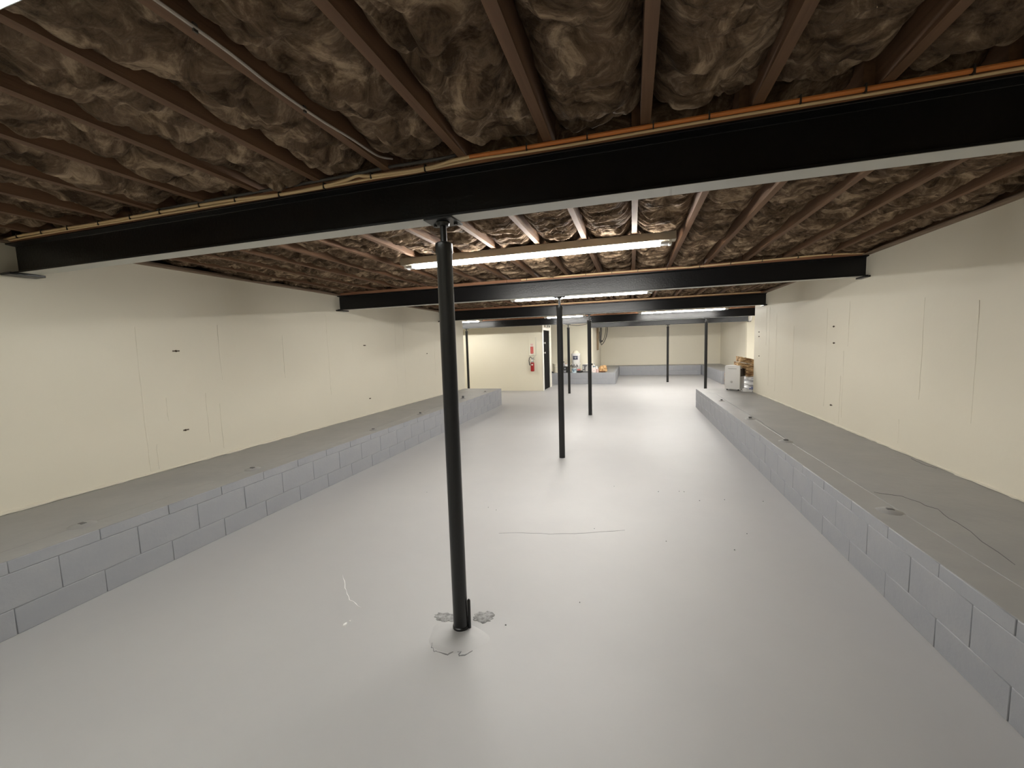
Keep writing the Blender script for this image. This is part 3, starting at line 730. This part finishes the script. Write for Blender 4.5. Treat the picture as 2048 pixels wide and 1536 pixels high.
part('hose', MB().tube([(ex_c[0] - 0.02, ex_c[1], 1.10), (ex_c[0] - 0.06, ex_c[1], 1.15), (ex_c[0] - 0.10, ex_c[1], 1.12), (ex_c[0] - 0.115, ex_c[1], 1.03), (ex_c[0] - 0.105, ex_c[1], 0.94), (ex_c[0] - 0.085, ex_c[1], 0.87)], [0.012, 0.012, 0.012, 0.012, 0.013, 0.017], 9), M_RUBBER, ex)
part('wall_hook', MB().box(ex_c[0] - 0.02, ex_c[0] + 0.02, ex_c[1] + 0.02, YP, 1.04, 1.12), M_CHROME, ex)
el = thing('emergency_light', 'small cream emergency light box above the black door', 'light', (-2.83, 13.9, 2.2))
part('case', MB().box(-2.86, -2.79, 13.62, 14.22, 2.135, 2.225), M_TRIM, el, bevel=0.006)
for yy in (13.74, 14.1):
    part('lamp_head', MB().lathe([(0.04, 0), (0.045, 0.03), (0.03, 0.05)], n=12).rot(Matrix.Rotation(PI / 2, 4, 'Y')).move(-2.79, yy, 2.18), M_GREYL, el)

# ------------------------------------------------------------------ dehumidifier on the right ledge
dh = thing('dehumidifier', 'white portable dehumidifier standing on the end of the right ledge', 'dehumidifier', (2.135, 9.80, LH))
dh.rotation_euler = (0, 0, math.radians(-33))
w, d, h = 0.155, 0.125, 0.53
part('casing', MB().box(-w, w, -d, d, 0.028, h), M_WHITE, dh, bevel=0.009, seg=2, world=False)
part('lid', MB().box(-w + 0.012, w - 0.012, -d + 0.012, d - 0.012, h - 0.002, h + 0.008), M_WHITEP, dh, bevel=0.004, world=False)
part('handle_slot', MB().box(-0.085, 0.085, -d - 0.003, -d + 0.01, 0.462, 0.476), M_GREYL, dh, bevel=0.003, world=False)
part('badge', MB().lathe([(0.024, 0), (0.024, 0.004), (0.018, 0.006)], n=20).rot(Matrix.Rotation(PI / 2, 4, 'X')).move(-0.01, -d - 0.0, 0.185), M_GREYL, dh, world=False)
vt = part('vent', MB().box(w - 0.004, w + 0.003, -d + 0.025, d - 0.02, 0.30, 0.47), M_VENT, dh, world=False)
for i in range(5):
    z = 0.305 + i * 0.035
    part('slat', MB().box(w + 0.001, w + 0.008, -d + 0.025, d - 0.02, z, z + 0.009), M_GREYDK, vt, world=False)
part('bucket_panel', MB().box(w - 0.004, w + 0.003, -d + 0.025, d - 0.02, 0.06, 0.285), M_GREYL, dh, bevel=0.002, world=False)
for sx in (-1, 1):
    for sy_ in (-1, 1):
        part('caster', MB().tube([(sx * 0.115 - 0.009, sy_ * 0.085, 0.016), (sx * 0.115 + 0.009, sy_ * 0.085, 0.016)], 0.016, 12), M_RUBBER, dh, world=False)
cable('white power cord trailing from the dehumidifier along the ledge', [(2.24, 9.86, LH + 0.02), (2.28, 9.76, LH + 0.006), (2.22, 9.60, LH + 0.006), (2.26, 9.44, LH + 0.006), (2.385, 9.40, LH + 0.006)], 0.006, M_WHITEP)

# ------------------------------------------------------------------ wrapped packs and insulation stacked at the end of the right ledge
def pillow(w, d, h, seed, nu=28, nv=14, e=3.5, lump=0.012):
    r = random.Random(seed); b = MB(); o = Vector((seed * 3.1, seed * 1.7, 0))
    for j in range(nv + 1):
        ph = -PI / 2 + PI * j / nv
        cz = math.copysign(abs(math.sin(ph)) ** (2 / 2.4), math.sin(ph)); cr = abs(math.cos(ph)) ** (2 / 4.0)
        for i in range(nu):
            a = 2 * PI * i / nu
            x = math.copysign(abs(math.cos(a)) ** (2 / e), math.cos(a)); y = math.copysign(abs(math.sin(a)) ** (2 / e), math.sin(a))
            p = Vector((x * cr * w / 2, y * cr * d / 2, cz * h / 2))
            k = mnoise.noise(p * 9 + o) * lump
            p += Vector((x, y, cz)) * k
            b.v.append((p.x, p.y, max(p.z, -h / 2) + h / 2))
    for j in range(nv):
        for i in range(nu):
            q = (i + 1) % nu
            b.f.append((j * nu + i, j * nu + q, (j + 1) * nu + q, (j + 1) * nu + i))
    return b
zz = LH + 0.001
packs = [(0.09, 'white wrapped pack at the bottom of the stack behind the dehumidifier, blue bands', True),
         (0.10, 'white wrapped pack in the middle of the stack behind the dehumidifier', False),
         (0.115, 'white wrapped pack on top of its stack, thin grey print', None)]
for i, (hh, lab, kind) in enumerate(packs):
    t = thing('wrapped_pack', lab, 'pack', (2.78, 9.84, zz), 'white packs stacked at the end of the right ledge')
    part('wrapping', pillow(0.50 + 0.01 * i, 0.40, hh - 0.002, i + 1, e=9.0, lump=0.004).move(2.605 + 0.006 * i, 9.84, zz), M_WHITEP, t)
    yfp = 9.84 - 0.20
    if kind is True:
        part('blue_band', MB().box(2.385, 2.47, yfp - 0.008, yfp + 0.03, zz + 0.022, zz + 0.052).box(2.485, 2.75, yfp - 0.008, yfp + 0.03, zz + 0.022, zz + 0.052).box(2.42, 2.75, yfp - 0.007, yfp + 0.03, zz + 0.062, zz + 0.076), M_BLUE, t)
    elif kind is None:
        part('grey_print', MB().box(2.42, 2.50, yfp - 0.003, yfp + 0.03, zz + 0.07, zz + 0.08).box(2.515, 2.54, yfp - 0.004, yfp + 0.03, zz + 0.066, zz + 0.082).box(2.555, 2.60, yfp - 0.004, yfp + 0.03, zz + 0.066, zz + 0.084).box(2.63, 2.70, yfp - 0.004, yfp + 0.03, zz + 0.066, zz + 0.084), M_GREYP, t)
    zz += hh
def slab(lx, ly, lz, seed, sub=0.022):
    b = MB(); nx, ny, nz = max(2, int(lx / sub)), max(2, int(ly / 0.05)), max(3, int(lz / sub))
    me = bpy.data.meshes.new('tmp'); bm = bmesh.new()
    bmesh.ops.create_cube(bm, size=1.0)
    bmesh.ops.scale(bm, vec=(lx, ly, lz), verts=bm.verts)
    for ax, n in ((0, nx), (1, ny), (2, nz)):
        es = [e for e in bm.edges if abs((e.verts[0].co - e.verts[1].co)[ax]) > 1e-6 and abs((e.verts[0].co - e.verts[1].co).length - abs((e.verts[0].co - e.verts[1].co)[ax])) < 1e-6]
        bmesh.ops.subdivide_edges(bm, edges=es, cuts=n - 1, use_grid_fill=True)
    o = Vector((seed * 5.3, seed, 2 * seed))
    for v in bm.verts:
        p = v.co.copy()
        v.co += Vector((mnoise.noise(p * 14 + o), mnoise.noise(p * 14 + o + Vector((9, 0, 0))), mnoise.noise(Vector((p.x * 12, p.y * 12, p.z * 30)) + o))) * 0.014
    bm.verts.ensure_lookup_table()
    b.v = [tuple(v.co) for v in bm.verts]; b.f = [tuple(q.index for q in f.verts) for f in bm.faces]
    bm.verts.index_update(); b.f = [tuple(q.index for q in f.verts) for f in bm.faces]
    bm.free(); bpy.data.meshes.remove(me)
    return b
for i, (lab, x0, x1, zl0, zl1, zr0, zr1) in enumerate([
        ('brown wedge of insulation lying directly on the white packs', 2.33, 2.84, 0.0, 0.19, 0.0, 0.055),
        ('golden insulation batt in the middle of the tilted stack', 2.17, 2.86, 0.198, 0.300, 0.060, 0.155),
        ('golden insulation batt on top of the stack, tilted down to the right', 2.21, 2.84, 0.309, 0.418, 0.163, 0.262)]):
    b = slab(1.0, 0.38, 1.0, i + 3, 0.035)
    v2 = []
    for (px_, py_, pz_) in b.v:
        u = px_ + 0.5; q = pz_ + 0.5; xx = x0 + (x1 - x0) * u
        lo = zl0 + (zr0 - zl0) * u; hi = zl1 + (zr1 - zl1) * u
        k = mnoise.noise(Vector((xx * 22, py_ * 10, q * 9 + i * 7))) * 0.013 * (0 if i == 0 and q < 0.1 else 1)
        v2.append((xx, 9.86 + py_ + k, zz + 0.002 + lo + (hi - lo) * min(max(q, 0.0), 1.0) + k))
    b.v = v2
    solo('insulation_piece', b, M_BATTFRESH, lab, 'insulation', (0.5 * (x0 + x1), 9.86, zz), group='loose insulation stacked by the right wall corner')
b = slab(0.16, 0.30, 0.40, 9).move(3.12, 15.20, 0.20)
solo('insulation_piece', b, M_BATTFRESH, 'brown insulation offcut standing on the floor against the right bench end', 'insulation', (3.12, 15.20, 0))

solo('plastic_sheet', slab(0.30, 0.16, 0.02, 41, 0.03).move(2.40, 9.54, LH + 0.022), M_WHITEP, 'folded white plastic sheet lying on the ledge before the white packs', 'sheet', (2.40, 9.54, LH))
# ------------------------------------------------------------------ clutter on the bench by the door
YB_, ZL = 15.95, LH + 0.001
def pail(x, y, z, r, h, label, m=M_WHITE, lid=True, lab=None):
    t = thing('pail', label, 'pail', (x, y, z))
    part('bucket', MB().lathe([(r * 0.86, 0), (r * 0.9, 0.01), (r * 0.97, h * 0.82), (r * 1.02, h * 0.83), (r * 1.02, h * 0.88), (r, h * 0.885), (r, h * 0.95)], (x, y, z), 26), m, t)
    if lid: part('lid', MB().lathe([(r * 1.05, h * 0.94), (r * 1.06, h * 0.955), (r * 1.05, h), (r * 0.9, h + 0.004), (r * 0.88, h - 0.006)], (x, y, z), 26), m, t)
    hp = []
    for k in range(11):
        a = PI * k / 10
        hp.append((x + r * 1.04 * math.cos(a), y - r * 1.03 * max(0.35, math.sin(a)), z + h * 0.86 - 0.1 * math.sin(a)))
    part('wire_handle', MB().tube(hp, 0.004, 5), M_GREYL, t)
    return t
p1 = pail(-2.125, 16.05, ZL, 0.172, 0.37, 'white pail at the bottom of the two stacked by the wall')
p2 = pail(-2.125, 16.05, ZL + 0.378, 0.172, 0.36, 'white pail on top of another, with a navy label')
def curved(x, y, z, r, a0, a1, h, n=8):
    b = MB()
    for k in range(n + 1):
        a = a0 + (a1 - a0) * k / n
        for rr, dz in ((r - 0.008, 0), (r + 0.002, 0), (r + 0.002, h), (r - 0.008, h)):
            b.v.append((x + rr * math.cos(a), y + rr * math.sin(a), z + dz))
    for k in range(n):
        for q in range(4):
            w_ = (q + 1) % 4
            b.f.append((k * 4 + q, k * 4 + w_, k * 4 + 4 + w_, k * 4 + 4 + q))
    b.f += [(0, 1, 2, 3), (n * 4 + 3, n * 4 + 2, n * 4 + 1, n * 4)]
    return b
part('label_patch', curved(-2.125, 16.05, ZL + 0.378 + 0.12, 0.1685, -2.12, -0.98, 0.15), M_NAVY, p2)
part('label_spot', curved(-2.125, 16.05, ZL + 0.378 + 0.16, 0.170, -1.72, -1.38, 0.075), M_GREYP, p2)
t = thing('funnel', 'pale funnel upside down on the upper white pail', 'funnel', (-2.125, 16.05, ZL + 0.742))
part('cone', MB().lathe([(0.14, 0.0), (0.14, 0.015), (0.115, 0.05), (0.085, 0.09), (0.06, 0.112), (0.05, 0.115)], (-2.125, 16.05, ZL + 0.743), 20), M_WALLB, t)
pail(-2.88, 15.98, ZL, 0.15, 0.36, 'cream pail nearest the black door, half hidden by a column', M_WALLB)
t = thing('dustpan', 'black dustpan lying on the bench beside the door', 'dustpan', (-3.05, 15.85, ZL))
part('pan', MB().prism([(-3.14, ZL), (-2.955, ZL), (-2.96, ZL + 0.012), (-3.08, ZL + 0.085), (-3.14, ZL + 0.095)], 'y', 15.66, 15.80), M_RUBBER, t, bevel=0.004)
part('handle', MB().tube([(-3.13, 15.73, ZL + 0.05), (-3.25, 15.75, ZL + 0.06)], 0.014, 8), M_RUBBER, t)
t = thing('tool_crate', 'black plastic tool crate on the bench between two columns', 'crate', (-2.52, 15.9, ZL))
part('body', MB().box(-2.60, -2.44, 15.82, 16.0, ZL, ZL + 0.20), M_RUBBER, t, bevel=0.012)
part('lid', MB().box(-2.61, -2.43, 15.81, 16.01, ZL + 0.20, ZL + 0.235), M_RUBBER, t, bevel=0.008)
part('latch', MB().box(-2.55, -2.50, 15.808, 15.825, ZL + 0.14, ZL + 0.20), M_GREYP, t, bevel=0.003)
t = thing('tin', 'small dark tin in front of the black tool crate', 'tin', (-2.52, 15.74, ZL))
part('can', MB().lathe([(0.05, 0), (0.052, 0.008), (0.052, 0.1), (0.047, 0.108)], (-2.52, 15.74, ZL), 18), M_GREYDK, t)
part('label_patch', curved(-2.52, 15.74, ZL + 0.03, 0.0525, -2.2, -0.9, 0.05), M_GREYP, t)
t = thing('jug', 'white plastic jug standing on the black tool crate', 'jug', (-2.47, 15.92, ZL + 0.236))
part('body', MB().box(-2.53, -2.41, 15.86, 15.98, ZL + 0.236, ZL + 0.33), M_WHITE, t, bevel=0.015)
part('cap', MB().lathe([(0.02, 0), (0.02, 0.03)], (-2.50, 15.92, ZL + 0.33), 12), M_REDCAN, t)
t = thing('spray_bottle', 'slim dark spray bottle beside the white jug', 'bottle', (-2.575, 15.92, ZL + 0.236))
part('body', MB().lathe([(0.025, 0), (0.027, 0.01), (0.027, 0.10), (0.01, 0.14), (0.01, 0.17)], (-2.575, 15.92, ZL + 0.236), 12), M_GREYP, t)
part('trigger', MB().box(-2.61, -2.56, 15.91, 15.93, ZL + 0.236 + 0.16, ZL + 0.236 + 0.20), M_RUBBER, t, bevel=0.004)
t = thing('paint_tin', 'pale blue paint tin holding brushes before the stacked pails', 'tin', (-2.16, 15.74, ZL))
part('can', MB().lathe([(0.095, 0), (0.097, 0.006), (0.097, 0.165), (0.1, 0.17), (0.09, 0.175), (0.088, 0.16)], (-2.16, 15.74, ZL), 24), M_PALEBLUE, t)
part('label_patch', curved(-2.16, 15.74, ZL + 0.10, 0.0975, -2.6, -0.5, 0.035), M_TEAL, t)
part('label_patch', curved(-2.16, 15.74, ZL + 0.03, 0.0975, -1.75, -1.3, 0.07), M_TEAL, t)
for i in range(7):
    a = -0.5 + i * 0.17 + rng.uniform(-0.05, 0.05); bx = -2.21 + i * 0.018
    ln = rng.uniform(0.13, 0.21)
    q = thing('paint_brush', ['dark brush with a long handle leaning left in the blue tin', 'thin brush second from the left in the blue tin', 'short dark brush in the middle of the blue tin', 'brown brush behind the others in the blue tin', 'small brush leaning slightly right in the blue tin', 'dark brush leaning right in the blue tin', 'brush hanging far right over the rim of the blue tin'][i], 'brush', (bx, 15.74, ZL + 0.06), 'brushes standing in the pale blue tin')
    tip = Vector((bx + math.sin(a) * ln, 15.73 + 0.02 * (i % 2), ZL + 0.13 + math.cos(a) * ln))
    part('handle', MB().tube([(bx, 15.74, ZL + 0.06), tuple(Vector((bx, 15.74, ZL + 0.06)).lerp(tip, 0.7))], 0.006, 6), M_PLANK if i % 3 == 1 else M_GREYDK, q)
    part('bristles', MB().tube([tuple(Vector((bx, 15.74, ZL + 0.06)).lerp(tip, 0.7)), tuple(tip)], [0.012, 0.016], 6), M_RUBBER, q)
solo('rag', pillow(0.13, 0.10, 0.06, 15, 18, 8, 2.2, 0.03).move(-1.985, 15.77, ZL + 0.085), M_REDCAN, 'crumpled red rag on the black bag, right of the blue tin', 'rag', (-1.985, 15.77, ZL + 0.085))
solo('trash_bag', pillow(0.24, 0.18, 0.085, 12, 22, 10, 2.4, 0.03).move(-1.94, 15.77, ZL), M_RUBBER, 'small black plastic bag slumped on the bench edge', 'bag', (-1.94, 15.77, ZL))
t = thing('printed_box', 'dark printed cardboard box with pale shapes on its front', 'box', (-1.73, 15.9, ZL))
part('carton', MB().box(-1.85, -1.61, 15.82, 16.02, ZL, ZL + 0.30), M_GREYDK, t, bevel=0.004)
part('pale_print', MB().prism([(-1.835, ZL + 0.27), (-1.79, ZL + 0.24), (-1.785, ZL + 0.14), (-1.835, ZL + 0.12)], 'y', 15.8165, 15.83)
     .prism([(-1.66, ZL + 0.28), (-1.72, ZL + 0.2), (-1.73, ZL + 0.05), (-1.62, ZL + 0.05), (-1.62, ZL + 0.28)], 'y', 15.8165, 15.83)
     .box(-1.835, -1.76, 15.8165, 15.83, ZL + 0.055, ZL + 0.085), M_GREYL, t)
solo('paper_pad', MB().box(-1.72, -1.57, 15.86, 15.98, ZL + 0.302, ZL + 0.335), M_TRIM, 'white pad of paper on top of the dark printed box', 'paper', (-1.65, 15.92, ZL + 0.302), bevel=0.003)
t = thing('jug', 'white jug with a black cap right of the third-beam column', 'jug', (-1.515, 15.9, ZL))
part('body', MB().box(-1.565, -1.465, 15.84, 15.96, ZL, ZL + 0.27), M_WHITE, t, bevel=0.015)
part('cap', MB().box(-1.55, -1.465, 15.86, 15.94, ZL + 0.272, ZL + 0.345), M_RUBBER, t, bevel=0.006)
t = thing('carton', 'pinkish white carton standing at the bench edge', 'carton', (-1.39, 15.8, ZL))
part('box', MB().box(-1.465, -1.325, 15.72, 15.86, ZL, ZL + 0.17), M_PINK, t, bevel=0.004)
part('mark', MB().lathe([(0.014, 0), (0.014, 0.003)], n=10).rot(Matrix.Rotation(PI / 2, 4, 'X')).move(-1.40, 15.72, ZL + 0.08), M_GREYP, t)
t = thing('bottle', 'white bottle with a blue-grey collar behind the pinkish carton', 'bottle', (-1.40, 15.95, ZL))
part('body', MB().lathe([(0.05, 0), (0.052, 0.01), (0.052, 0.22), (0.02, 0.28), (0.02, 0.31)], (-1.41, 15.95, ZL), 16), M_WHITE, t)
part('collar', MB().lathe([(0.0525, 0.2), (0.0525, 0.225), (0.046, 0.236)], (-1.41, 15.95, ZL), 16), M_TEAL, t)
part('cap', MB().lathe([(0.022, 0.305), (0.022, 0.335)], (-1.41, 15.95, ZL), 12), M_GREYP, t)
t = thing('bottle', 'squat white bottle leaning right behind the pinkish carton', 'bottle', (-1.33, 15.95, ZL))
part('body', MB().lathe([(0.045, 0), (0.047, 0.01), (0.047, 0.18), (0.02, 0.22), (0.02, 0.25)], (-1.315, 15.97, ZL), 16), M_WHITE, t)
part('cap', MB().lathe([(0.022, 0.245), (0.022, 0.27)], (-1.315, 15.97, ZL), 12), M_GREYDK, t)
t = thing('striped_can', 'small can with faded red and white stripes beside the paper bag', 'can', (-1.27, 15.8, ZL))
part('can', MB().lathe([(0.04, 0), (0.04, 0.13), (0.034, 0.14)], (-1.27, 15.8, ZL), 16), M_PINK, t)
for k in range(3):
    part('stripe', MB().lathe([(0.0408, 0.025 + k * 0.04), (0.0408, 0.04 + k * 0.04)], (-1.27, 15.8, ZL), 16), M_REDCAN, t)
t = thing('paper_bag', 'crumpled brown paper bag at the right of the bench clutter', 'bag', (-1.07, 15.95, ZL))
part('bag', pillow(0.31, 0.22, 0.25, 21, 40, 22, 2.4, 0.05).move(-1.07, 15.95, ZL), M_KRAFT, t)
part('fold', slab(0.24, 0.12, 0.03, 31).move(-1.10, 15.82, ZL + 0.025), M_KRAFTD, t)

# ------------------------------------------------------------------ planks and cable loops hung at the corner of the back room
t = thing('plank', 'weathered plank hanging under the farthest beam by the wall corner', 'plank', (-1.43, 18.2, 1.25))
part('board', MB().prism([(-1.485, 1.235), (-1.40, 1.255), (-1.39, ZT - 0.01), (-1.485, ZT - 0.01)], 'y', 18.2, 18.24), M_PLANK, t)
solo('conduit', MB().tube([(-1.335, 18.22, 1.55), (-1.33, 18.22, 2.0), (-1.32, 18.22, ZJ)], 0.02, 8), M_CABLEK, 'dark conduit beside the hanging plank', 'conduit', (-1.33, 18.22, 1.55))
cable('black cable looping down beside the hanging plank', [(-1.05, 18.25, 2.40), (-1.03, 18.25, 2.15), (-1.07, 18.25, 1.85), (-1.16, 18.25, 1.62), (-1.26, 18.25, 1.49), (-1.30, 18.25, 1.50), (-1.30, 18.24, 1.75), (-1.28, 18.24, 2.1), (-1.29, 18.24, 2.40)], 0.018, M_CABLEK)
cable('thin grey cable looping inside the black one', [(-1.10, 18.3, 2.40), (-1.10, 18.3, 2.1), (-1.16, 18.3, 1.8), (-1.24, 18.3, 1.65), (-1.34, 18.3, 1.60), (-1.38, 18.3, 1.75), (-1.37, 18.3, 2.05)], 0.012, M_CABLEK)
solo('cable_clamp', MB().lathe([(0.03, 0), (0.04, 0.015), (0.04, 0.04), (0.03, 0.055)], n=10).rot(Matrix.Rotation(PI / 2, 4, 'X')).move(-1.26, 18.24, 1.63), M_RUBBER, 'black clamp holding the looped cables', 'clamp', (-1.26, 18.24, 1.63))
